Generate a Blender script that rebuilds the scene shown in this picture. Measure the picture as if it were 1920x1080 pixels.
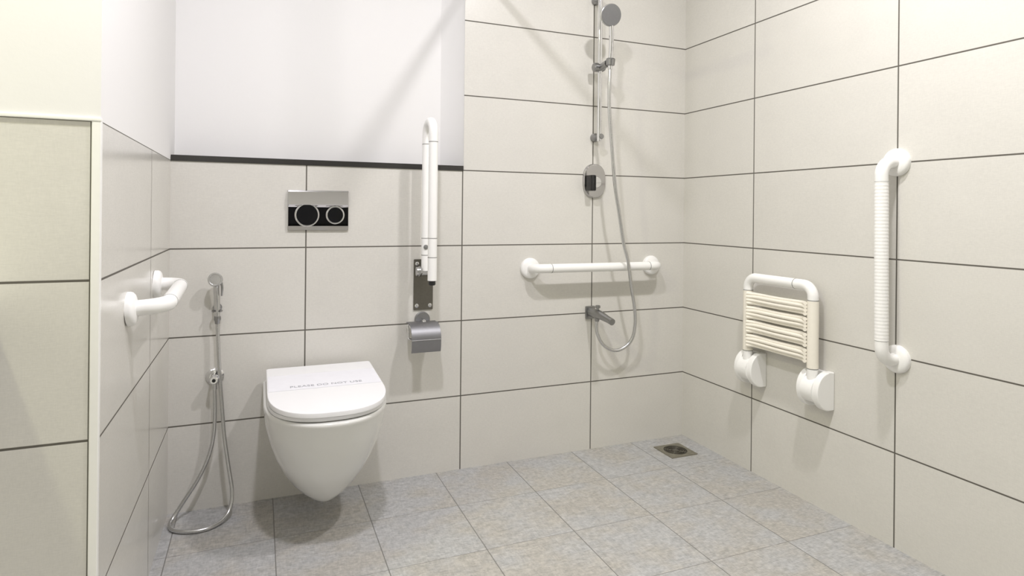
import bpy, bmesh, math, random
from mathutils import Vector, Matrix
random.seed(7)
for o in list(bpy.data.objects): bpy.data.objects.remove(o)
SC = bpy.context.scene
COL = SC.collection
PI = math.pi

# ------------------------------------------------------------------ camera, world, light, exposure
CAM = Vector((-0.2969, -2.3467, 1.0302)); YAW, ROLL = 0.3867, 0.0097
F, CX, CY = 1153.1, 956.2, 396.8          # pixels of a 1920x1080 frame
cd = bpy.data.cameras.new('camera'); cam = bpy.data.objects.new('camera', cd); COL.objects.link(cam)
fw = Vector((math.sin(YAW), math.cos(YAW), 0)); rt = Vector((math.cos(YAW), -math.sin(YAW), 0)); up = Vector((0, 0, 1))
rt2 = rt*math.cos(ROLL) + up*math.sin(ROLL); up2 = -rt*math.sin(ROLL) + up*math.cos(ROLL)
m = Matrix((rt2, up2, -fw)).transposed().to_4x4(); m.translation = CAM
cam.matrix_world = m
cd.sensor_width = 36; cd.lens = F/1920*36; cd.shift_x = (960-CX)/1920; cd.shift_y = (CY-540)/1920
cd.clip_start = 0.02
SC.camera = cam
w = bpy.data.worlds.new('world'); SC.world = w; w.use_nodes = True
w.node_tree.nodes['Background'].inputs[0].default_value = (0.5, 0.5, 0.5, 1)
w.node_tree.nodes['Background'].inputs[1].default_value = 0.1
SC.view_settings.view_transform = 'Standard'; SC.view_settings.look = 'None'
SC.view_settings.gamma = 1; SC.view_settings.use_curve_mapping = False
SC.view_settings.exposure = 0.06
CEIL = 2.6
#        x,    y,    watts, colour, label
LAMPS = [(-0.13, -1.40, 22, (1.0, 0.98, 1.05), 'round ceiling downlight in front of the toilet'),
         (0.86, -1.38, 21.3, (1.0, 0.97, 0.985), 'round ceiling downlight over the shower floor'),
         (-1.28, -1.46, 16.5, (1.0, 0.995, 0.64), 'round yellowish ceiling downlight beside the tiled corner')]

# ------------------------------------------------------------------ room numbers (metres)
XL, XR = -0.5753, 1.5336        # side walls of the wet area
YF = -0.982                     # front face of the tiled corner on the left
XN = 0.457                      # right end of the niche above the toilet
Z1 = 0.2932                     # first horizontal joint; the next ones every 0.3
ZT = Z1 + 0.9                   # top of the half-height tiling
YR = -3.1                       # rear wall
XO = -2.1                       # far left wall

# ------------------------------------------------------------------ materials
def nodes(name):
    mt = bpy.data.materials.new(name); mt.use_nodes = True
    return mt, mt.node_tree.nodes, mt.node_tree.links, mt.node_tree.nodes['Principled BSDF']
def simple(name, col, rough=0.5, metal=0.0, coat=0.0, noise=0.0, scale=60, bump=0.0):
    mt, N, L, P = nodes(name)
    P.inputs['Base Color'].default_value = (*col, 1)
    P.inputs['Roughness'].default_value = rough; P.inputs['Metallic'].default_value = metal
    P.inputs['Coat Weight'].default_value = coat; P.inputs['Coat Roughness'].default_value = 0.08
    if noise or bump:
        tc = N.new('ShaderNodeTexCoord'); nz = N.new('ShaderNodeTexNoise'); nz.inputs['Scale'].default_value = scale
        nz.inputs['Detail'].default_value = 5
        L.new(tc.outputs['Object'], nz.inputs['Vector'])
        if noise:
            mx = N.new('ShaderNodeMix'); mx.data_type = 'RGBA'
            mx.inputs[6].default_value = (*[c*(1-noise) for c in col], 1); mx.inputs[7].default_value = (*[min(1, c*(1+noise)) for c in col], 1)
            L.new(nz.outputs['Fac'], mx.inputs[0]); L.new(mx.outputs[2], P.inputs['Base Color'])
        if bump:
            b = N.new('ShaderNodeBump'); b.inputs['Strength'].default_value = bump; b.inputs['Distance'].default_value = 0.002
            L.new(nz.outputs['Fac'], b.inputs['Height']); L.new(b.outputs[0], P.inputs['Normal'])
    return mt
def math_node(N, L, op, a, b=None, c=None):
    n = N.new('ShaderNodeMath'); n.operation = op
    for i, v in enumerate((a, b, c)):
        if v is None: continue
        if isinstance(v, (int, float)): n.inputs[i].default_value = v
        else: L.new(v, n.inputs[i])
    return n.outputs[0]
def joint_mask(N, L, coord, off, pitch, half, soft):
    """1 on a joint line, 0 on the tile"""
    t = math_node(N, L, 'SUBTRACT', coord, off)
    t = math_node(N, L, 'DIVIDE', t, pitch)
    r = math_node(N, L, 'ROUND', t)
    d = math_node(N, L, 'ABSOLUTE', math_node(N, L, 'SUBTRACT', t, r))
    d = math_node(N, L, 'MULTIPLY', d, pitch)
    mr = N.new('ShaderNodeMapRange'); mr.inputs['From Min'].default_value = half; mr.inputs['From Max'].default_value = half+soft
    mr.inputs['To Min'].default_value = 1; mr.inputs['To Max'].default_value = 0
    L.new(d, mr.inputs['Value'])
    fl = math_node(N, L, 'FLOOR', math_node(N, L, 'ADD', t, 0.0))
    return mr.outputs[0], fl
def wall_tile(name, axis, off, pitch, rough=0.3, col=(0.695, 0.677, 0.628)):
    mt, N, L, P = nodes(name)
    g = N.new('ShaderNodeNewGeometry'); s = N.new('ShaderNodeSeparateXYZ'); L.new(g.outputs['Position'], s.inputs[0])
    ju, iu = joint_mask(N, L, s.outputs[axis], off, pitch, 0.0017, 0.0012)
    jv, iv = joint_mask(N, L, s.outputs['Z'], Z1, 0.3, 0.0017, 0.0012)
    j = math_node(N, L, 'MAXIMUM', ju, jv)
    # linen-like weave of the tile: fine horizontal and vertical threads
    cmb = N.new('ShaderNodeCombineXYZ'); L.new(s.outputs[axis], cmb.inputs[0]); L.new(s.outputs['Z'], cmb.inputs[1])
    tile_id = math_node(N, L, 'ADD', math_node(N, L, 'MULTIPLY', iu, 3.17), math_node(N, L, 'MULTIPLY', iv, 7.31))
    L.new(tile_id, cmb.inputs[2])
    def nz(sx, sy, det):
        mp = N.new('ShaderNodeMapping'); mp.inputs['Scale'].default_value = (sx, sy, 1); L.new(cmb.outputs[0], mp.inputs[0])
        n = N.new('ShaderNodeTexNoise'); n.inputs['Scale'].default_value = 1; n.inputs['Detail'].default_value = det
        L.new(mp.outputs[0], n.inputs['Vector']); return n.outputs['Fac']
    h, v, big = nz(90, 420, 2), nz(420, 90, 2), nz(7, 9, 3)
    wv = math_node(N, L, 'ADD', math_node(N, L, 'MULTIPLY', h, 0.6), math_node(N, L, 'MULTIPLY', v, 0.4))
    tone = math_node(N, L, 'ADD', math_node(N, L, 'MULTIPLY', wv, 0.24), math_node(N, L, 'MULTIPLY', big, 0.07))
    wn = N.new('ShaderNodeTexWhiteNoise'); wn.noise_dimensions = '1D'; L.new(tile_id, wn.inputs['W'])
    tone = math_node(N, L, 'ADD', tone, math_node(N, L, 'MULTIPLY', wn.outputs['Value'], 0.035))
    tone = math_node(N, L, 'ADD', tone, 0.83)
    sc = N.new('ShaderNodeVectorMath'); sc.operation = 'SCALE'; sc.inputs[0].default_value = col; L.new(tone, sc.inputs['Scale'])
    mx = N.new('ShaderNodeMix'); mx.data_type = 'RGBA'
    L.new(j, mx.inputs[0]); L.new(sc.outputs[0], mx.inputs[6]); mx.inputs[7].default_value = (0.115, 0.105, 0.088, 1)
    L.new(mx.outputs[2], P.inputs['Base Color'])
    ro = math_node(N, L, 'ADD', math_node(N, L, 'MULTIPLY', j, 0.5), rough); L.new(ro, P.inputs['Roughness'])
    b = N.new('ShaderNodeBump'); b.inputs['Strength'].default_value = 0.25; b.inputs['Distance'].default_value = 0.0012
    ht = math_node(N, L, 'SUBTRACT', math_node(N, L, 'MULTIPLY', wv, 0.25), j)
    L.new(ht, b.inputs['Height']); L.new(b.outputs[0], P.inputs['Normal'])
    return mt
def floor_tile(name):
    mt, N, L, P = nodes(name)
    g = N.new('ShaderNodeNewGeometry'); s = N.new('ShaderNodeSeparateXYZ'); L.new(g.outputs['Position'], s.inputs[0])
    ju, iu = joint_mask(N, L, s.outputs['X'], 0.3546, 0.2994, 0.0008, 0.0014)
    jv, iv = joint_mask(N, L, s.outputs['Y'], -0.2889, 0.2994, 0.0003, 0.0014)
    j = math_node(N, L, 'MAXIMUM', math_node(N, L, 'MULTIPLY', ju, 0.8), math_node(N, L, 'MULTIPLY', jv, 0.75))
    tile_id = math_node(N, L, 'ADD', math_node(N, L, 'MULTIPLY', iu, 5.13), math_node(N, L, 'MULTIPLY', iv, 9.71))
    cmb = N.new('ShaderNodeCombineXYZ'); L.new(s.outputs['X'], cmb.inputs[0]); L.new(s.outputs['Y'], cmb.inputs[1]); L.new(tile_id, cmb.inputs[2])
    def nz(sx, sy, det, rough=0.6):
        mp = N.new('ShaderNodeMapping'); mp.inputs['Scale'].default_value = (sx, sy, 1); L.new(cmb.outputs[0], mp.inputs[0])
        n = N.new('ShaderNodeTexNoise'); n.inputs['Scale'].default_value = 1; n.inputs['Detail'].default_value = det; n.inputs['Roughness'].default_value = rough
        L.new(mp.outputs[0], n.inputs['Vector']); return n.outputs['Fac']
    a, b_, c, d = nz(40, 190, 4, .65), nz(190, 40, 4, .65), nz(60, 60, 5, 0.75), nz(5, 7, 3)
    wv = math_node(N, L, 'ADD', math_node(N, L, 'MULTIPLY', a, 0.36), math_node(N, L, 'MULTIPLY', b_, 0.24))
    wv = math_node(N, L, 'ADD', wv, math_node(N, L, 'MULTIPLY', c, 0.4))
    cr = N.new('ShaderNodeValToRGB'); e = cr.color_ramp.elements
    e[0].position = 0.34; e[0].color = (0.27, 0.272, 0.275, 1); e[1].position = 0.66; e[1].color = (0.60, 0.60, 0.597, 1)
    L.new(wv, cr.inputs[0])
    wn = N.new('ShaderNodeTexWhiteNoise'); wn.noise_dimensions = '1D'; L.new(tile_id, wn.inputs['W'])
    warm = N.new('ShaderNodeMix'); warm.data_type = 'RGBA'; warm.blend_type = 'MULTIPLY'
    wf = N.new('ShaderNodeMapRange'); wf.inputs['From Min'].default_value = 0.42; wf.inputs['From Max'].default_value = 0.62
    L.new(math_node(N, L, 'ADD', d, math_node(N, L, 'MULTIPLY', math_node(N, L, 'SUBTRACT', wn.outputs['Value'], 0.5), 0.12)), wf.inputs['Value'])
    L.new(wf.outputs[0], warm.inputs[0]); L.new(cr.outputs[0], warm.inputs[6]); warm.inputs[7].default_value = (1.0, 0.955, 0.88, 1)
    mx = N.new('ShaderNodeMix'); mx.data_type = 'RGBA'; L.new(j, mx.inputs[0]); L.new(warm.outputs[2], mx.inputs[6]); mx.inputs[7].default_value = (0.14, 0.135, 0.125, 1)
    L.new(mx.outputs[2], P.inputs['Base Color']); P.inputs['Roughness'].default_value = 0.45
    b = N.new('ShaderNodeBump'); b.inputs['Strength'].default_value = 0.35; b.inputs['Distance'].default_value = 0.0015
    L.new(math_node(N, L, 'SUBTRACT', wv, j), b.inputs['Height']); L.new(b.outputs[0], P.inputs['Normal'])
    return mt
M = {}
M['tile_back'] = wall_tile('linen_tile_back', 'X', -0.1401, 0.5933)
M['tile_right'] = wall_tile('linen_tile_right', 'Y', -0.4347, 0.5986)
M['tile_left'] = wall_tile('linen_tile_left', 'Y', -0.389, 0.593, rough=0.2)
M['tile_front'] = wall_tile('linen_tile_front', 'X', -0.5895, 0.5933)
M['floor'] = floor_tile('grey_stone_floor_tile')
M['plaster'] = simple('white_plaster', (0.83, 0.822, 0.812), 0.85, bump=0.08, scale=120)
M['ceiling'] = simple('ceiling_paint', (0.85, 0.85, 0.84), 0.9, bump=0.05, scale=90)
M['dark'] = simple('corridor_black_for_reflection', (0.03, 0.03, 0.032), 0.8, noise=0.1)  # near-black colour gives the chrome something dark to reflect
M['granite'] = simple('black_granite', (0.035, 0.033, 0.03), 0.3, noise=0.7, scale=420)
M['trim'] = simple('white_tile_trim', (0.93, 0.925, 0.89), 0.3, noise=0.02)
M['nylon'] = simple('white_nylon', (0.94, 0.935, 0.91), 0.32, noise=0.015, scale=200)
M['nylon_cream'] = simple('cream_nylon', (0.92, 0.875, 0.77), 0.4, noise=0.03, scale=160)
M['seam'] = simple('grey_joint_seam', (0.20, 0.20, 0.19), 0.6, noise=0.05)
M['ceramic'] = simple('glazed_white_ceramic', (0.83, 0.83, 0.80), 0.12, coat=0.4, noise=0.01, scale=20)
M['seat_plastic'] = simple('white_seat_plastic', (0.92, 0.92, 0.93), 0.25, noise=0.01, scale=30)
M['paper'] = simple('white_paper_strip', (0.86, 0.86, 0.90), 0.6, noise=0.03, scale=40)
M['ink'] = simple('grey_ink', (0.38, 0.38, 0.41), 0.8, noise=0.2, scale=300)
M['chrome'] = simple('polished_chrome', (0.78, 0.78, 0.79), 0.06, 1.0, noise=0.01, scale=15)
M['plate_chrome'] = simple('grey_polished_chrome', (0.52, 0.51, 0.51), 0.07, 1.0, noise=0.01, scale=15)
M['satin'] = simple('satin_chrome', (0.62, 0.62, 0.62), 0.26, 1.0, noise=0.05, scale=80)
M['dull'] = simple('dull_chrome', (0.33, 0.33, 0.33), 0.3, 1.0, noise=0.05, scale=80)
M['steel'] = simple('brushed_dark_steel', (0.19, 0.18, 0.155), 0.38, 1.0, noise=0.1, scale=120)
M['flap'] = simple('brushed_grey_steel', (0.29, 0.29, 0.305), 0.5, 1.0, noise=0.06, scale=90)
M['spray'] = simple('grey_spray_face', (0.19, 0.19, 0.19), 0.45, noise=0.15, scale=300, bump=0.2)
M['black'] = simple('black_rubber_and_hole_shade', (0.015, 0.015, 0.015), 0.5, noise=0.1)
M['drain'] = simple('stained_steel', (0.36, 0.34, 0.28), 0.4, 0.9, noise=0.25, scale=60)
M['drain_shade'] = simple('drain_pit_shade', (0.05, 0.042, 0.03), 0.6, noise=0.3)
M['chrome_dark_reflection'] = simple('glossy_chrome_dark_reflection', (0.06, 0.06, 0.062), 0.12, 1.0, noise=0.05)  # chrome whose dark reflection is put into the base colour

# ------------------------------------------------------------------ mesh helpers
def link(name, bm, mat, parent=None, angle=35, loc=None, kind=None):
    me = bpy.data.meshes.new(name)
    bmesh.ops.recalc_face_normals(bm, faces=bm.faces)
    bm.to_mesh(me); bm.free()
    for mm in (mat if isinstance(mat, (list, tuple)) else [mat]): me.materials.append(mm)
    for p in me.polygons: p.use_smooth = True
    me.set_sharp_from_angle(angle=math.radians(angle))
    o = bpy.data.objects.new(name, me); COL.objects.link(o)
    wn = o.modifiers.new('weighted_normals', 'WEIGHTED_NORMAL'); wn.keep_sharp = True; wn.weight = 90
    if parent is not None:
        o.parent = parent; o.matrix_parent_inverse = Matrix.Translation(-parent.location)
    if kind: o['kind'] = kind
    return o
def thing(name, label, cat, loc=(0, 0, 0), group=None):
    o = bpy.data.objects.new(name, None); o.location = loc; COL.objects.link(o)
    o.empty_display_size = 0.05
    o['label'] = label; o['category'] = cat
    if group: o['group'] = group
    return o
def tag(o, label, cat, group=None):
    o['label'] = label; o['category'] = cat
    if group: o['group'] = group
    return o
def box(bm, x0, x1, y0, y1, z0, z1, bevel=0.0, seg=2):
    r = bmesh.ops.create_cube(bm, size=1); vs = r['verts']
    for v in vs:
        v.co = Vector(((x0+x1)/2 + v.co.x*(x1-x0), (y0+y1)/2 + v.co.y*(y1-y0), (z0+z1)/2 + v.co.z*(z1-z0)))
    if bevel:
        es = list({e for v in vs for e in v.link_edges})
        bmesh.ops.bevel(bm, geom=es, offset=bevel, segments=seg, profile=0.5, affect='EDGES')
    return bm
def frame_for(t):
    t = t.normalized(); a = Vector((0, 0, 1)) if abs(t.z) < 0.9 else Vector((1, 0, 0))
    n = t.cross(a).normalized(); return n, t.cross(n).normalized()
def tube(bm, pts, rad, seg=20, caps=True):
    """circular sweep along pts with parallel transport; rad is a number or a list"""
    pts = [Vector(p) for p in pts]; n = len(pts)
    rad = rad if isinstance(rad, (list, tuple)) else [rad]*n
    tang = []
    for i in range(n):
        a = pts[max(i-1, 0)]; b = pts[min(i+1, n-1)]; tang.append((b-a).normalized())
    u, _ = frame_for(tang[0]); rings = []
    for i in range(n):
        u = (u - tang[i]*u.dot(tang[i])).normalized(); v = tang[i].cross(u)
        rings.append([bm.verts.new(pts[i] + (u*math.cos(2*PI*k/seg) + v*math.sin(2*PI*k/seg))*rad[i]) for k in range(seg)])
    for i in range(n-1):
        for k in range(seg):
            bm.faces.new((rings[i][k], rings[i][(k+1) % seg], rings[i+1][(k+1) % seg], rings[i+1][k]))
    if caps:
        bm.faces.new(rings[0][::-1]); bm.faces.new(rings[-1])
    return bm
def lathe(bm, base, axis, prof, seg=36):
    """prof: list of (distance along the axis, radius)"""
    base = Vector(base); axis = Vector(axis).normalized(); u, v = frame_for(axis); rings = []
    for d, r in prof:
        c = base + axis*d
        if r < 1e-6: rings.append([bm.verts.new(c)])
        else: rings.append([bm.verts.new(c + (u*math.cos(2*PI*k/seg) + v*math.sin(2*PI*k/seg))*r) for k in range(seg)])
    for a, b in zip(rings, rings[1:]):
        if len(a) == 1 and len(b) == 1: continue
        for k in range(seg):
            k2 = (k+1) % seg
            if len(a) == 1: bm.faces.new((a[0], b[k2], b[k]))
            elif len(b) == 1: bm.faces.new((a[k], a[k2], b[0]))
            else: bm.faces.new((a[k], a[k2], b[k2], b[k]))
    if len(rings[0]) > 1: bm.faces.new(rings[0][::-1])
    if len(rings[-1]) > 1: bm.faces.new(rings[-1])
    return bm
def prism(bm, outline, vec):
    """closed outline (3-D points in a plane) pushed along vec"""
    vec = Vector(vec); a = [bm.verts.new(Vector(p)) for p in outline]; b = [bm.verts.new(Vector(p)+vec) for p in outline]
    n = len(a)
    fs = [bm.faces.new(a[::-1]), bm.faces.new(b)]
    for i in range(n): fs.append(bm.faces.new((a[i], a[(i+1) % n], b[(i+1) % n], b[i])))
    return fs
def bevel_all(bm, off, seg=2, ang=30):
    bmesh.ops.recalc_face_normals(bm, faces=bm.faces)
    es = [e for e in bm.edges if len(e.link_faces) == 2 and e.calc_face_angle(0) > math.radians(ang)]
    if es: bmesh.ops.bevel(bm, geom=es, offset=off, segments=seg, profile=0.5, affect='EDGES', clamp_overlap=True)
    return bm
def catmull(pts, sub=10):
    P = [Vector(p) for p in pts]; P = [P[0]*2-P[1]] + P + [P[-1]*2-P[-2]]; out = []
    for i in range(1, len(P)-2):
        p0, p1, p2, p3 = P[i-1:i+3]
        for k in range(sub):
            t = k/sub
            out.append(0.5*((2*p1) + (p2-p0)*t + (2*p0-5*p1+4*p2-p3)*t*t + (3*p1-p0-3*p2+p3)*t**3))
    out.append(P[-2]); return out
def fillet(pts, r, seg=8):
    """polyline with its corners rounded to radius r"""
    P = [Vector(p) for p in pts]; out = [P[0]]
    for a, b, c in zip(P, P[1:], P[2:]):
        d1 = (a-b).normalized(); d2 = (c-b).normalized(); ang = d1.angle(d2); t = r/math.tan(ang/2)
        ce = b + (d1+d2).normalized()*(r/math.sin(ang/2)); s = b+d1*t; e = b+d2*t
        v1 = s-ce; v2 = e-ce; tot = v1.angle(v2); ax = v1.cross(v2).normalized()
        for k in range(seg+1): out.append(ce + Matrix.Rotation(tot*k/seg, 3, ax) @ v1)
    out.append(P[-1]); return out

# ------------------------------------------------------------------ the room
def solid(name, boxes, mat, kind='structure'):
    bm = bmesh.new()
    for b in boxes: box(bm, *b)
    return link(name, bm, mat, kind=kind)
solid('floor', [(XO-.1, XR+.1, YR-1.6, 0.0, -.1, 0.0)], M['floor'])
solid('ceiling', [(XO-.1, XR+.1, YR-.1, 0.9, CEIL, CEIL+.1)], M['ceiling'])
solid('wall_right', [(XR, XR+.1, YR-.1, 0.1, -.1, CEIL)], M['tile_right'])
solid('wall_outer_left', [(XO-.1, XO, YR-.1, YF+.1, -.1, CEIL)], M['plaster'])
# back wall: half-height below the ledge on the left, full height in the shower
bm = bmesh.new()
box(bm, XL, XN, 0, .1, -.1, ZT-.002); box(bm, XN, XR, 0, .121, -.1, CEIL)
link('wall_back', bm, M['tile_back'], kind='structure')
# plaster niche above the ledge, with a splayed plaster reveal at its right end
bm = bmesh.new()
prism(bm, [(XL-.02, .10, ZT-.3), (.387, .10, ZT-.3), (.433, .060, ZT-.3), (XN+.001, .0, ZT-.3), (XN+.05, .05, ZT-.3), (XN+.05, .2, ZT-.3), (XL-.02, .2, ZT-.3)], (0, 0, CEIL-ZT+.3))
link('wall_niche', bm, M['plaster'], kind='structure')
# the tiled corner on the left: front face towards the camera, side face towards the toilet
path = [(XO, YF), (XL, YF), (XL, .30), (XL-.1, .30), (XL-.1, YF+.1), (XO, YF+.1)]
bm = bmesh.new()
zs = [-.1, ZT, CEIL]; rows = [[bm.verts.new((x, y, z)) for x, y in path] for z in zs]
for lv in range(2):
    for i in range(len(path)):
        k = (i+1) % len(path)
        f = bm.faces.new((rows[lv][i], rows[lv][k], rows[lv+1][k], rows[lv+1][i]))
        f.material_index = 2 if lv == 1 else (0 if i == 0 else 1)
bm.faces.new(rows[0][::-1]); bm.faces.new(rows[-1])
link('wall_left', bm, [M['tile_front'], M['tile_left'], M['plaster']], kind='structure')
# white trims around the edge of the tiled corner
bm = bmesh.new(); box(bm, XL-.0145, XL+.0012, YF-.003, YF+.012, 0, ZT+.001, .0025)
link('trim_1', bm, M['trim'], kind='structure')
bm = bmesh.new(); box(bm, XO, XL+.0012, YF-.004, YF+.01, ZT-.001, ZT+.006, .0015)
link('trim_2', bm, M['trim'], kind='structure')
# rear wall; unseen doorway and near-black corridor added so the chrome reflects dark
DX0, DX1, DZ = -0.35, 0.75, 2.1
solid('wall_rear', [(XO, DX0, YR-.1, YR, -.1, CEIL), (DX1, XR, YR-.1, YR, -.1, CEIL), (DX0, DX1, YR-.1, YR, DZ, CEIL)], M['plaster'])
solid('wall_added_corridor', [(XO, XR, YR-1.6, YR-1.5, -.1, CEIL), (XO-.1, XO, YR-1.6, YR-.1, -.1, CEIL), (XR, XR+.1, YR-1.6, YR-.1, -.1, CEIL), (XO, XR, YR-1.6, YR-.1, CEIL, CEIL+.1)], M['dark'])
bm = bmesh.new()
for x0, x1, z0, z1 in ((DX0-.06, DX0, 0, DZ+.06), (DX1, DX1+.06, 0, DZ+.06), (DX0, DX1, DZ, DZ+.06)): box(bm, x0, x1, YR-.11, YR+.015, z0, z1, .003)
link('door_1', bm, M['trim'], kind='structure')  # frame of the added doorway

# granite ledge on the half-height wall
bm = bmesh.new()
prism(bm, [(XL+.001, -.005, ZT-.002), (XN-.002, -.005, ZT-.002), (XN-.002, -.002, ZT-.002), (.432, .059, ZT-.002), (.387, .099, ZT-.002), (XL+.001, .099, ZT-.002)], (0, 0, .020)); bevel_all(bm, .0015, 2)
tag(link('ledge_slab', bm, M['granite']), 'thin black granite ledge capping the half-height wall behind the toilet', 'ledge')

# ------------------------------------------------------------------ ceiling lamps
for x, y, pw, colr, lab in LAMPS:
    t = thing('downlight', lab, 'ceiling light', (x, y, CEIL))
    bm = bmesh.new(); lathe(bm, (x, y, CEIL), (0, 0, -1), [(0, .085), (.006, .082), (.010, .070), (.010, .060), (.004, .056), (.004, 0)]); link('rim', bm, M['trim'], t)
    gm, N, L, P = nodes('lamp_glass'); P.inputs['Emission Color'].default_value = (*colr, 1); P.inputs['Emission Strength'].default_value = 8
    bm = bmesh.new(); lathe(bm, (x, y, CEIL-.0042), (0, 0, -1), [(0, .055), (.002, .054), (.003, 0)]); link('lens', bm, gm, t)
    ld = bpy.data.lights.new('downlight_glow', 'AREA'); ld.shape = 'DISK'; ld.size = 0.11; ld.energy = pw; ld.color = colr
    lo = bpy.data.objects.new('downlight_glow', ld); COL.objects.link(lo); lo.location = (0, 0, -.012); lo.parent = t

# white rod running out from the wall over the end of the niche; its two shadows fall on the wall
t = thing('curtain_rod', 'white curtain rod high above the niche end, running out from the wall', 'curtain rod', (.511, 0, 2.0))
bm = bmesh.new(); tube(bm, [(.511, 0, 2.0), (.511, -.86, 2.0)], .014); link('rod', bm, M['nylon'], t)
bm = bmesh.new(); lathe(bm, (.511, 0, 2.0), (0, -1, 0), [(0, .03), (.012, .028), (.016, .018)]); link('wall_flange', bm, M['nylon'], t)
bm = bmesh.new(); tube(bm, [(.511, -.845, 2.0), (.511, -.845, CEIL)], .008); link('ceiling_hanger', bm, M['nylon'], t)

# ------------------------------------------------------------------ toilet
TX = -0.092
def dshape(cx, hw, yb, ys, yf, n=28, ex=2.35, cr=0.012, hwb=None):
    """plan of a seat: straight back and sides, rounded front; counter-clockwise list of (x, y)"""
    hwb = hw if hwb is None else hwb
    pts = [(cx-hwb+cr, yb), (cx-hwb+cr*.3, yb-cr*.3), (cx-hwb, yb-cr)]
    for i in range(n+1):
        a = PI*i/n; c, s = math.cos(a), math.sin(a)
        pts.append((cx - hw*math.copysign(abs(c)**(2/ex), c), ys + (yf-ys)*abs(s)**(2/ex)))
    pts += [(cx+hwb, yb-cr), (cx+hwb-cr*.3, yb-cr*.3), (cx+hwb-cr, yb)]
    return pts
def loft(bm, rings, cap0=True, cap1=True):
    R = [[bm.verts.new(Vector(p)) for p in r] for r in rings]; n = len(R[0])
    for a, b in zip(R, R[1:]):
        for k in range(n): bm.faces.new((a[k], a[(k+1) % n], b[(k+1) % n], b[k]))
    if cap0: bm.faces.new(R[0][::-1])
    if cap1: bm.faces.new(R[-1])
    return R
toilet = thing('toilet', 'white wall-hung toilet with closed lid marked by a paper strip', 'toilet', (TX, 0, 0))
bm = bmesh.new()
prof = [(.083, .010, .262), (.0845, .026, .276), (.090, .044, .290), (.104, .068, .314), (.124, .089, .337), (.154, .112, .368), (.20, .137, .410), (.25, .157, .447),
        (.30, .171, .480), (.35, .182, .507), (.390, .187, .523), (.406, .1885, .535), (.4135, .189, .5385), (.4185, .188, .5375), (.4207, .186, .535), (.4215, .183, .531)]
loft(bm, [[(x, y, z) for x, y in dshape(TX, hw, 0, -yf*.5, -yf, ex=2.15, cr=min(.008, hw*.3))] for z, hw, yf in prof])
link('bowl', bm, M['ceramic'], toilet, angle=50)
def slab(hw, yb, yf, zb0, zf0, th, ex, inset, r, cr=.012):
    """slightly sloping plate with a rounded edge; zb0/zf0: underside heights at back and front"""
    rings = []
    for dz, dr in ((0, inset), (r*.4, r*.15), (r, 0), (th-r, 0), (th-r*.35, r*.2), (th, r)):
        rings.append([(x, y, zb0 + (zf0-zb0)*(y-yb)/(yf-yb) + dz) for x, y in dshape(TX, hw-dr, yb-(dr if dr else 0)*.5, -.30, yf+dr, ex=ex, cr=cr)])
    return rings
bm = bmesh.new(); loft(bm, slab(.1775, -.045, -.519, .4228, .4222, .013, 2.4, .004, .004)); link('seat', bm, M['seat_plastic'], toilet, angle=45)
bm = bmesh.new(); loft(bm, slab(.1785, -.036, -.531, .4550, .4370, .0165, 2.6, .006, .004, .005))
link('lid', bm, M['seat_plastic'], toilet, angle=45)
for dx in (-.085, .085):
    bm = bmesh.new(); tube(bm, [(TX+dx-.03, -.062, .4445), (TX+dx+.03, -.062, .4445)], .0105); link('seat_hinge', bm, M['seat_plastic'], toilet)
# paper strip across the lid with printed words
def lid_z(y): return .4550 + .0165 + (.4370-.4550)*(y+.036)/(-.532+.036)
bm = bmesh.new(); x0, x1 = TX-.1745, TX+.1745
ya, yb = -.135, -.300
prism(bm, [(x0, ya, lid_z(ya)+.0003), (x0, yb, lid_z(yb)+.0003), (x1, yb, lid_z(yb)+.0003), (x1, ya, lid_z(ya)+.0003)], (0, 0, .0006))
strip = link('paper_strip', bm, M['paper'], toilet)
cu = bpy.data.curves.new('lettering', 'FONT'); cu.body = 'PLEASE DO NOT USE'; cu.size = .0237; cu.align_x = 'CENTER'; cu.align_y = 'CENTER'; cu.extrude = .0002; cu.space_character = 1.02
to = bpy.data.objects.new('lettering_curve', cu); COL.objects.link(to)
dg = bpy.context.evaluated_depsgraph_get(); me = bpy.data.meshes.new_from_object(to.evaluated_get(dg)); me.name = 'lettering'
bpy.data.objects.remove(to)
tl = math.atan2(.018, .496)
me.transform(Matrix.Translation((TX+.002, -.272, lid_z(-.272)+.0012)) @ Matrix.Rotation(tl, 4, 'X'))
me.materials.clear(); me.materials.append(M['ink'])
lt = bpy.data.objects.new('lettering', me); COL.objects.link(lt); lt.parent = strip; lt['label'] = 'grey printed words PLEASE DO NOT USE'
lt.matrix_parent_inverse = strip.matrix_world.inverted()

# ------------------------------------------------------------------ washbasin just left of the picture; its shadow falls on the tiled corner
WX = -1.03
wb = thing('washbasin', 'white wall-hung washbasin on the front face of the tiled corner', 'washbasin', (WX, YF, .69))
bm = bmesh.new(); rings = []
for hw, yb_, yf_, z in ((.14, 0, -.24, .69), (.22, 0, -.36, .74), (.275, 0, -.43, .80), (.288, 0, -.44, .845), (.285, 0, -.437, .85), (.262, -.10, -.42, .848), (.235, -.115, -.40, .80), (.14, -.17, -.33, .745), (.03, -.23, -.27, .738)):
    rings.append([(x, YF+y, z) for x, y in dshape(WX, hw, yb_, yb_+(yf_-yb_)*.55, yf_, ex=2.4)])
loft(bm, rings); link('bowl', bm, M['ceramic'], wb, angle=50)
bm = bmesh.new(); tube(bm, fillet([(WX, YF-.055, .849), (WX, YF-.055, .96), (WX, YF-.17, .96), (WX, YF-.17, .925)], .03, 6), .011, 16)
lathe(bm, (WX, YF-.055, .849), (0, 0, 1), [(0, .024), (.006, .024), (.01, .012)], 20); link('faucet', bm, M['chrome'], wb)

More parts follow.
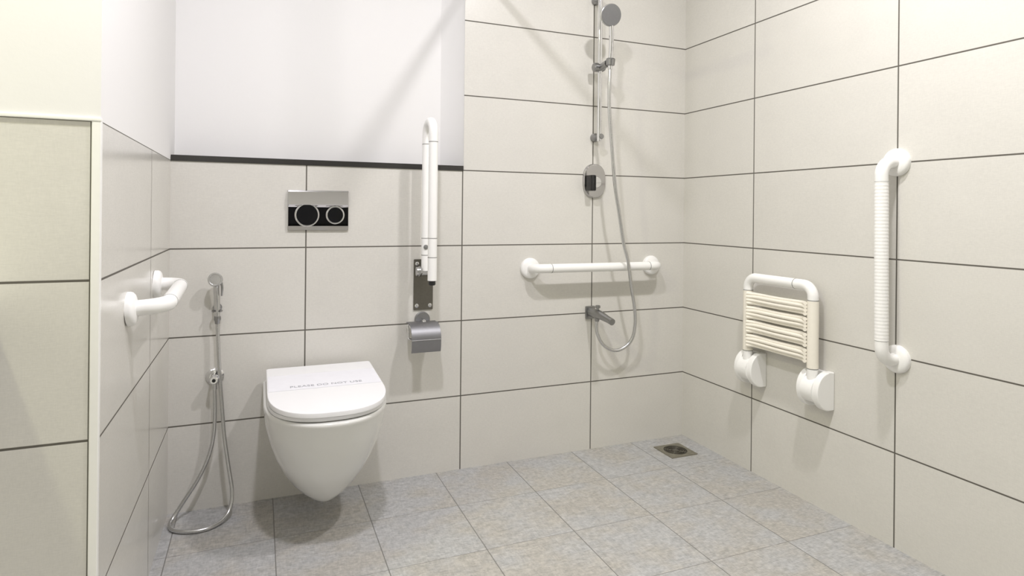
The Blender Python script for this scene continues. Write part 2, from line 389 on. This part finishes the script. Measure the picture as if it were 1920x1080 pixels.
# ------------------------------------------------------------------ flush plate
PX0, PX1, PZ0, PZ1 = -.203, .0085, .955, 1.101
fp = thing('flush_plate', 'polished chrome dual flush plate on the wall above the toilet', 'flush plate', ((PX0+PX1)/2, 0, PZ0))
H = PZ1-PZ0
# side profile: (height fraction, depth)
prof = [(0, .004), (.012, .009), (.11, .0125), (.16, .0118), (.58, .0118), (.60, .0135), (.64, .0190), (.955, .0105), (.985, .0085), (1, .004)]
bm = bmesh.new()
a = [(PX0, 0, PZ0)] + [(PX0, -d, PZ0+H*f) for f, d in prof] + [(PX0, 0, PZ1)]
prism(bm, a, (PX1-PX0, 0, 0)); bevel_all(bm, .0012, 2, 60)
link('cover_plate', bm, M['plate_chrome'], fp, angle=4)
for cx, r in ((-.138, .042), (-.0395, .0325)):
    bm = bmesh.new(); lathe(bm, (cx, -.0116, PZ0+.385*H), (0, -1, 0), [(0, r-.003), (.0062, r-.003), (.0068, r-.0048), (.0068, 0)], 48)
    b = link('flush_button', bm, M['chrome'], fp)
    bm = bmesh.new()
    ring = [(math.cos(2*PI*k/48), math.sin(2*PI*k/48)) for k in range(49)]
    tube(bm, [(cx+c*(r-.001), -.0145, PZ0+.385*H+s*(r-.001)) for c, s in ring], .0017, 10, caps=False)
    link('button_ring', bm, M['chrome'], b)

# ------------------------------------------------------------------ grab bars
def flange(parent, p, axis, r=.043, mat='nylon'):
    bm = bmesh.new(); lathe(bm, p, axis, [(0, r), (.008, r), (.013, r-.002), (.017, r-.007), (.0195, r-.016), (.020, .012)]); return link('mounting_flange', bm, M[mat], parent)
def seam(parent, p, axis, r):
    bm = bmesh.new(); lathe(bm, Vector(p)-Vector(axis).normalized()*.0011, axis, [(0, r-.003), (0, r+.0004), (.0022, r+.0004), (.0022, r-.003)], 28); return link('joint_ring', bm, M['seam'], parent)
def grab_bar(label, a, b, out_a, out_b, r, ribs=False, seam_in=.062, fr=.043):
    a, b, out_a, out_b = map(Vector, (a, b, out_a, out_b))
    t = thing('grab_bar', label, 'grab bar', a, 'white wall grab bars')
    A, B = a+out_a, b+out_b; d = (B-A).normalized()
    pts = fillet([a, A, B, b], .042, 10)
    bm = bmesh.new(); tube(bm, pts, r, 24); link('rail', bm, M['nylon'], t)
    if ribs:
        L = (B-A).length; n = int((L-2*seam_in)/.0105); q = []; rr = []
        for i in range(n*6+1):
            f = i/(n*6); q.append(A + d*(seam_in + (L-2*seam_in)*f)); rr.append(r + 0.0004 + .0005*(1-abs(math.sin(PI*f*n))**3))
        bm = bmesh.new(); tube(bm, q, rr, 24, caps=False); o = link('ribbed_grip', bm, M['nylon'], t); o['label'] = 'finely ribbed grip sleeve'
    flange(t, a, out_a, fr); flange(t, b, out_b, fr)
    seam(t, A+d*seam_in, d, r); seam(t, B-d*seam_in, d, r)
    return t
grab_bar('horizontal white grab bar on the back wall above the bath spout', (.75, 0, .795), (1.349, 0, .794), (0, -.078, .004), (0, -.078, .004), .0185)
grab_bar('tall vertical white ribbed grab bar on the right wall', (XR, -1.034, 1.194), (XR, -1.040, .587), (-.072, 0, 0), (-.072, 0, 0), .0188, True)
grab_bar('short white grab bar on the side wall left of the toilet', (XL, -.712, .798), (XL, -.322, .812), (.080, 0, .006), (.070, 0, -.002), .0185, seam_in=.05, fr=.0395)

# ------------------------------------------------------------------ swing-up support bar beside the toilet
sb = thing('swing_up_grab_bar', 'white U-shaped swing-up support bar folded upright on a dark steel wall plate', 'grab bar', (.295, 0, .745))
bm = bmesh.new(); box(bm, .2575, .3345, -.006, 0, .645, .842, .0025); wp = link('wall_plate', bm, M['steel'], sb)
for sx in (.270, .322):
    for sz in (.662, .825):
        bm = bmesh.new(); lathe(bm, (sx, -.006, sz), (0, -1, 0), [(0, .0085), (.002, .0075), (.0035, .004), (.0038, 0)], 18); link('screw', bm, M['satin'], wp)
UX = .2905
bm = bmesh.new()
prism(bm, [(UX-.022, -.005, .775), (UX-.022, -.005, .812), (UX-.022, -.05, .820), (UX-.022, -.075, .812), (UX-.022, -.078, .795), (UX-.022, -.05, .780)], (.006, 0, 0))
prism(bm, [(UX+.016, -.005, .775), (UX+.016, -.005, .812), (UX+.016, -.05, .820), (UX+.016, -.075, .812), (UX+.016, -.078, .795), (UX+.016, -.05, .780)], (.006, 0, 0))
tube(bm, [(UX-.030, -.034, .798), (UX+.028, -.034, .798)], .0175, 24)
hb = link('hinge_bracket', bm, M['satin'], sb)
bm = bmesh.new(); pts = fillet([(UX, -.058, .803), (UX, -.058, 1.362), (UX, -.155, 1.362), (UX, -.155, .775)], .046, 12); tube(bm, pts, .0168, 24); link('bar', bm, M['nylon'], sb)
for y, z in ((-.058, 1.283), (-.155, 1.283), (-.058, .926), (-.155, .930), (-.058, .862), (-.155, .860)): seam(sb, (UX, y, z), (0, 0, 1), .0168)
bm = bmesh.new(); lathe(bm, (UX, -.155, .776), (0, 0, -1), [(0, .0125), (.015, .0125), (.018, .010), (.018, 0)], 24); o = link('end_cap', bm, M['black'], sb); o['label'] = 'black rubber end cap'
bm = bmesh.new(); lathe(bm, (UX-.004, -.0745, .893), (-.3, -1, 0), [(0, .009), (.003, .008), (.004, .003), (.006, .003), (.006, 0)], 16); link('lock_button', bm, M['seam'], sb)

# ------------------------------------------------------------------ paper holder
ph = thing('toilet_paper_holder', 'brushed chrome toilet paper holder with a curved flap, below the steel plate', 'paper holder', (.297, 0, .55))
bm = bmesh.new(); lathe(bm, (.293, 0, .608), (0, -1, 0), [(0, .030), (.006, .030), (.009, .027), (.0095, .010)], 32); link('rosette', bm, M['dull'], ph)
bm = bmesh.new(); tube(bm, fillet([(.293, -.004, .606), (.293, -.034, .606), (.293, -.046, .590)], .008, 5), .0075, 16); link('bracket_arm', bm, M['chrome'], ph)
bm = bmesh.new(); th = .0016; out = []
cen = (-.062, .545)
arc = [(-.018, .602), (-.030, .606)] + [(-.062-.056*math.sin(a), .551+.056*math.cos(a)) for a in [i*PI/180 for i in range(-20, 96, 6)]] + [(-.1175, .53), (-.115, .515), (-.112, .505)]
inner = [(y+.0018 if y < -.1 else y, z-.0018) for y, z in arc]
prism(bm, [(.226, y, z) for y, z in arc] + [(.226, y, z) for y, z in inner[::-1]], (.112, 0, 0)); bevel_all(bm, .0005, 1, 50)
fl = link('flap', bm, M['flap'], ph, angle=40)
bm = bmesh.new(); tube(bm, [(.227, -.1192, .551), (.337, -.1192, .551)], .0012, 8); link('crease_highlight', bm, M['satin'], fl)  # brighter bead stands in for the highlight along the bend of the flap
bm = bmesh.new(); tube(bm, fillet([(.293, -.046, .600), (.228, -.046, .600), (.228, -.06, .545), (.326, -.06, .545)], .008, 4), .004, 12); link('roll_rod', bm, M['chrome'], ph)

# ------------------------------------------------------------------ hand bidet sprayer, its wall hook and its angle valve
HR = .0062
bs = thing('bidet_sprayer', 'chrome hand bidet sprayer left of the toilet, its hose looping down to the floor', 'bidet sprayer', (-.43, -.05, 0))
bm = bmesh.new(); tube(bm, catmull([(-.4265, -.036, .655), (-.4275, -.036, .70), (-.429, -.035, .745), (-.430, -.038, .772), (-.4305, -.046, .786)], 6), [.0085+.003*i/24 for i in range(25)], 20); link('handle', bm, M['satin'], bs)
bm = bmesh.new(); lathe(bm, (-.4305, -.034, .789), (-.1, -1, .12), [(0, .010), (.006, .018), (.012, .0225), (.026, .0235), (.030, .021), (.030, .018), (.028, .017), (.0285, 0)], 28); link('spray_head', bm, M['satin'], bs)
bm = bmesh.new(); tube(bm, catmull([(-.416, -.050, .787), (-.412, -.052, .765), (-.413, -.047, .735)], 6), [.003, .0035, .004, .004, .004, .004, .004, .004, .0038, .0035, .003, .003, .0025], 10); link('trigger', bm, M['dull'], bs)
bm = bmesh.new(); lathe(bm, (-.4265, -.036, .665), (0, 0, -1), [(0, .0105), (.006, .0115), (.012, .0112), (.017, .0085), (.026, .0075)], 20); link('hose_nut', bm, M['dull'], bs)
hose = [(-.4262, -.036, .645), (-.4225, -.038, .56), (-.4165, -.044, .46), (-.4085, -.052, .36), (-.400, -.062, .26), (-.3865, -.072, .165), (-.3745, -.085, .085), (-.379, -.105, .034),
        (-.402, -.135, .011), (-.442, -.165, .0075), (-.492, -.166, .0075), (-.538, -.142, .0078), (-.5545, -.108, .0095), (-.549, -.080, .020), (-.520, -.060, .062), (-.482, -.050, .120), (-.450, -.045, .190), (-.434, -.042, .265), (-.431, -.040, .35), (-.4325, -.037, .425)]
bm = bmesh.new(); tube(bm, catmull(hose, 10), HR, 14); link('hose', bm, M['satin'], bs)
wh = thing('wall_hook', 'small chrome wall hook holding the bidet sprayer handle', 'hook', (-.4275, 0, .68))
bm = bmesh.new(); lathe(bm, (-.4275, 0, .69), (0, -1, 0), [(0, .014), (.006, .014), (.008, .008), (.020, .007)], 20); link('base', bm, M['dull'], wh)
bm = bmesh.new()
tube(bm, [(-.4275+.0145*math.cos(a), -.036+.0145*math.sin(a), .683) for a in [PI*(.5+(i/20)*1.6-.8+.0) for i in range(21)]], .003, 10); link('fork', bm, M['dull'], wh)
av = thing('angle_valve', 'small round chrome angle valve on the wall below the bidet sprayer', 'valve', (-.434, 0, .45))
bm = bmesh.new(); lathe(bm, (-.434, 0, .453), (0, -1, 0), [(0, .029), (.004, .029), (.009, .023), (.012, .016)], 32); link('rosette', bm, M['chrome'], av)
bm = bmesh.new(); lathe(bm, (-.434, -.008, .453), (0, -1, 0), [(0, .0135), (.034, .0135), (.036, .0145), (.052, .0140), (.055, .011), (.055, .006), (.050, .005), (.050, 0)], 24); kn = link('knob', bm, M['chrome'], av)
bm = bmesh.new(); lathe(bm, (-.434, -.0605, .453), (0, -1, 0), [(0, .006), (.003, .006), (.0035, 0)], 16); link('knob_hole_shade', bm, M['black'], kn)  # black disc stands in for the shade inside the hole
bm = bmesh.new(); tube(bm, [(-.433, -.037, .446), (-.4325, -.037, .418)], .0088, 16); link('outlet', bm, M['satin'], av)

# ------------------------------------------------------------------ shower: rail, hand shower, mixer, spout
RX, RY = 1.0445, -.055
sr = thing('shower_rail', 'slim vertical chrome shower rail with wall brackets and a slider', 'shower rail', (RX, 0, 1.35))
bm = bmesh.new(); tube(bm, [(RX, RY, 1.335), (RX, RY, 1.975)], .0098, 18); link('rail_tube', bm, M['chrome'], sr)
for z in (1.355, 1.950):
    bm = bmesh.new(); lathe(bm, (RX+.006, 0, z), (0, -1, 0), [(0, .0185), (.018, .0185), (.024, .015), (.030, .0105), (.056, .0105), (.064, .012), (.068, .010), (.069, 0)], 24); link('wall_bracket', bm, M['dull'], sr)
bm = bmesh.new(); lathe(bm, (RX-.032, RY, 1.648), (1, 0, .05), [(0, .014), (.004, .019), (.022, .019), (.026, .015), (.036, .015), (.045, .018), (.054, .014)], 22)
sl = link('slider', bm, M['dull'], sr)
bm = bmesh.new(); tube(bm, catmull([(RX, RY-.008, 1.648), (RX+.001, -.09, 1.652), (RX+.001, -.118, 1.654)], 5), .015, 18)
lathe(bm, (RX+.001, -.138, 1.640), (0, -.12, 1), [(0, .0145), (.002, .018), (.026, .019), (.03, .016)], 22); link('holder_arm', bm, M['dull'], sl)
hs = thing('hand_shower', 'round grey-faced hand shower hanging in the slider, its chrome hose drooping to the spout', 'hand shower', (RX, -.14, 1.6))
HX = RX+.001
bm = bmesh.new(); tube(bm, catmull([(HX, -.137, 1.625), (HX, -.139, 1.66), (HX, -.144, 1.72), (HX-.003, -.150, 1.775), (HX-.008, -.153, 1.815), (HX-.012, -.156, 1.85)], 6), [.0095]*13+[.0095+.002*i/17 for i in range(18)], 18); link('handle', bm, M['chrome'], hs)
hc = Vector((1.030, -.163, 1.840)); ax = Vector((-.08, -.95, -.24)).normalized()
bm = bmesh.new(); lathe(bm, hc-ax*.022, ax, [(0, .010), (.004, .024), (.012, .040), (.020, .0455), (.026, .0455), (.028, .043)], 40); hd = link('head', bm, M['satin'], hs)
bm = bmesh.new(); lathe(bm, hc+ax*.0058, ax, [(0, .0435), (.002, .043), (.003, .040), (.0032, 0)], 40)
sf = link('spray_face', bm, M['spray'], hd); sf['label'] = 'grey round spray face with tiny nozzles'
def shp(x, y, z): return (x, y, z)
hose = [(HX, -.137, 1.63), (1.0415, -.139, 1.55), (1.043, -.138, 1.46), (1.055, -.136, 1.338), (1.067, -.134, 1.228), (1.082, -.132, 1.117), (1.101, -.129, 1.028), (1.127, -.124, .904), (1.153, -.119, .824), (1.178, -.110, .709), (1.203, -.098, .615),
        (1.212, -.088, .544), (1.203, -.080, .485), (1.169, -.074, .449), (1.119, -.070, .438), (1.070, -.066, .464), (1.042, -.063, .509), (1.036, -.062, .550), (1.038, -.062, .577)]
bm = bmesh.new(); tube(bm, catmull(hose, 12), .0072, 14); link('hose', bm, M['satin'], hs)

mx = thing('shower_mixer', 'oval chrome shower mixer plate with a lever coloured dark like its reflection, below the shower rail', 'shower mixer', (1.051, 0, 1.167))
bm = bmesh.new(); rings = []
for d, s in ((0, 1), (.006, 1), (.010, .97), (.012, .92)):
    r = []
    for k in range(56):
        a = 2*PI*k/56; c, sn = math.cos(a), math.sin(a)
        r.append((1.051 + s*.0555*math.copysign(abs(c)**.8, c), -d, 1.167 + s*.074*math.copysign(abs(sn)**.8, sn)))
    rings.append(r)
loft(bm, rings); link('cover_plate', bm, M['plate_chrome'], mx)
bm = bmesh.new(); lathe(bm, (1.040, -.011, 1.160), (0, -1, 0), [(0, .029), (.004, .027), (.030, .0255), (.034, .023), (.035, 0)], 32); link('cartridge_cap', bm, M['chrome'], mx)
bm = bmesh.new(); box(bm, 1.004, 1.030, -.062, -.012, 1.122, 1.190, .005); link('lever', bm, M['chrome_dark_reflection'], mx)['label'] = 'glossy chrome lever block, dark reflection put into its colour'

sp = thing('bath_spout', 'grey chrome bath spout with a diverter knob, low on the back wall', 'spout', (1.0395, 0, .60))
bm = bmesh.new(); box(bm, 1.014, 1.061, -.010, 0, .568, .624, .004); link('wall_flange', bm, M['dull'], sp)
bm = bmesh.new(); tube(bm, catmull([(1.0385, -.008, .598), (1.0385, -.055, .598), (1.0395, -.085, .597), (1.0415, -.125, .591), (1.043, -.160, .585), (1.0435, -.176, .582)], 6), [.0195]*9+[.0195-.0055*min(1, i/12) for i in range(22)], 22); link('spout_body', bm, M['dull'], sp)
bm = bmesh.new(); lathe(bm, (1.0385, -.068, .612), (0, 0, 1), [(0, .006), (.012, .006), (.013, .0105), (.022, .0105), (.024, .008), (.024, 0)], 20); link('diverter_knob', bm, M['dull'], sp)
bm = bmesh.new(); lathe(bm, (1.0385, -.062, .584), (0, 0, -1), [(0, .0095), (.012, .0105), (.018, .0085)], 18); link('hose_outlet', bm, M['dull'], sp)

# ------------------------------------------------------------------ fold-up shower seat
SO = .052; SXP = XR-SO; Y1, Y2 = -.466, -.771
ss = thing('folding_shower_bench', 'white fold-up shower seat with cream cord slats on the right wall', 'shower seat', (XR, (Y1+Y2)/2, .42))
bm = bmesh.new(); fr = fillet([(SXP, Y1, .405), (SXP, Y1, .783), (SXP, Y2, .783), (SXP, Y2, .405)], .040, 10); tube(bm, fr, .0182, 24); link('frame', bm, M['nylon'], ss)
for y, z in ((Y1, .733), (Y2, .733), (Y1, .497), (Y2, .497)): seam(ss, (SXP, y, z), (0, 0, 1), .0182)
seam(ss, (SXP, Y2+.075, .783), (0, 1, 0), .0182)
for y, z0 in ((Y1, .733), (Y2, .733)):
    bm = bmesh.new(); q = [(SXP, y, .499 + (.731-.499)*i/20) for i in range(21)]; tube(bm, q, .0190, 24, caps=False); link('leg_sleeve', bm, M['nylon_cream'], ss)['label'] = 'cream sleeve wrapped with cord'
for k in range(4):
    zt = .728 - k*.0545
    bm = bmesh.new()
    for s in range(4):
        z = zt - .006 - s*.0122; sag = .0030*(1 if s % 2 else -1)
        xo = SXP - .006 + (.004 if s in (0, 3) else -.002)
        # cord loops over the front of both legs, dipping slightly between them
        pts = [(SXP+.012, Y1+.0235, z), (SXP-.010, Y1+.0225, z), (SXP-.0225, Y1+.004, z), (SXP-.021, Y1-.014, z), (xo, Y1-.05, z+sag*.3-.001), (xo+.003, (Y1+Y2)/2, z+sag*.5-.0025), (xo, Y2+.05, z+sag*.3-.001), (SXP-.021, Y2+.014, z), (SXP-.0225, Y2-.004, z), (SXP-.010, Y2-.0225, z), (SXP+.012, Y2-.0235, z)]
        tube(bm, catmull(pts[3:-3], 6), .0066, 10)
    link('seat_slat', bm, M['nylon_cream'], ss)['label'] = 'slat of four cream cords'
def cheek(parent, y0, y1):
    R, zc, dep = .0655, .4245, .080
    out = [(XR, zc+R), (XR-dep*.30, zc+R)]
    for i in range(0, 25):
        a = PI/2 - PI*i/24
        out.append((XR-dep*.30 - dep*.70*math.cos(a), zc + R*math.sin(a)))
    out += [(XR, zc-R)]
    bm = bmesh.new(); prism(bm, [(x, y0, z) for x, z in out], (0, y1-y0, 0)); bevel_all(bm, .006, 3, 40)
    return link('cheek', bm, M['nylon'], parent)
for y in (Y1, Y2):
    bm = bmesh.new(); box(bm, XR-.014, XR, y-.034, y+.034, .362, .487, .004)
    lathe(bm, (SXP+.012, y-.024, .425), (0, 1, 0), [(0, .046), (.048, .046)], 36)
    hg = link('hinge', bm, M['nylon'], ss)
    cheek(hg, y-.046, y-.021); cheek(hg, y+.021, y+.046)

# ------------------------------------------------------------------ floor drain
dr = thing('floor_drain', 'square stained steel floor drain in the back right corner', 'drain', (1.381, -.152, 0))
bm = bmesh.new(); cx, cy, h = 1.381, -.1525, .0655
ro = [(cx+sx*h, cy+sy*h) for sx, sy in ((-1, -1), (1, -1), (1, 1), (-1, 1))]; hi = .050
n = 40; vo = []; vi = []; vi2 = []
for k in range(n):
    a = 2*PI*k/n + PI/4; c, s = math.cos(a), math.sin(a); q = h/max(abs(c), abs(s))
    vo.append((cx+c*q, cy+s*q)); vi.append((cx+c*hi, cy+s*hi))
loft(bm, [[(x, y, .0002) for x, y in vo], [(x, y, .004) for x, y in vo], [(x, y, .0045) for x, y in vi], [(x, y, .0008) for x, y in vi]], False, False)
link('frame', bm, M['drain'], dr)
bm = bmesh.new(); lathe(bm, (cx, cy, .0003), (0, 0, 1), [(0, .0498), (.0006, .0496), (.0007, 0)], 40); link('pit_shade', bm, M['drain_shade'], dr)  # flat dark disc stands in for the shade below the grate
bm = bmesh.new()
for r0 in (.044, .034, .024): tube(bm, [(cx+r0*math.cos(2*PI*k/40), cy+r0*math.sin(2*PI*k/40), .0026) for k in range(41)], .0016, 8, caps=False)
lathe(bm, (cx, cy, .001), (0, 0, 1), [(0, .014), (.003, .013), (.004, .008), (.0042, 0)], 24)
for k in range(4):
    a = PI/4+k*PI/2; tube(bm, [(cx+.012*math.cos(a), cy+.012*math.sin(a), .0024), (cx+.049*math.cos(a), cy+.049*math.sin(a), .0024)], .002, 8)
link('grate', bm, M['steel'], dr)
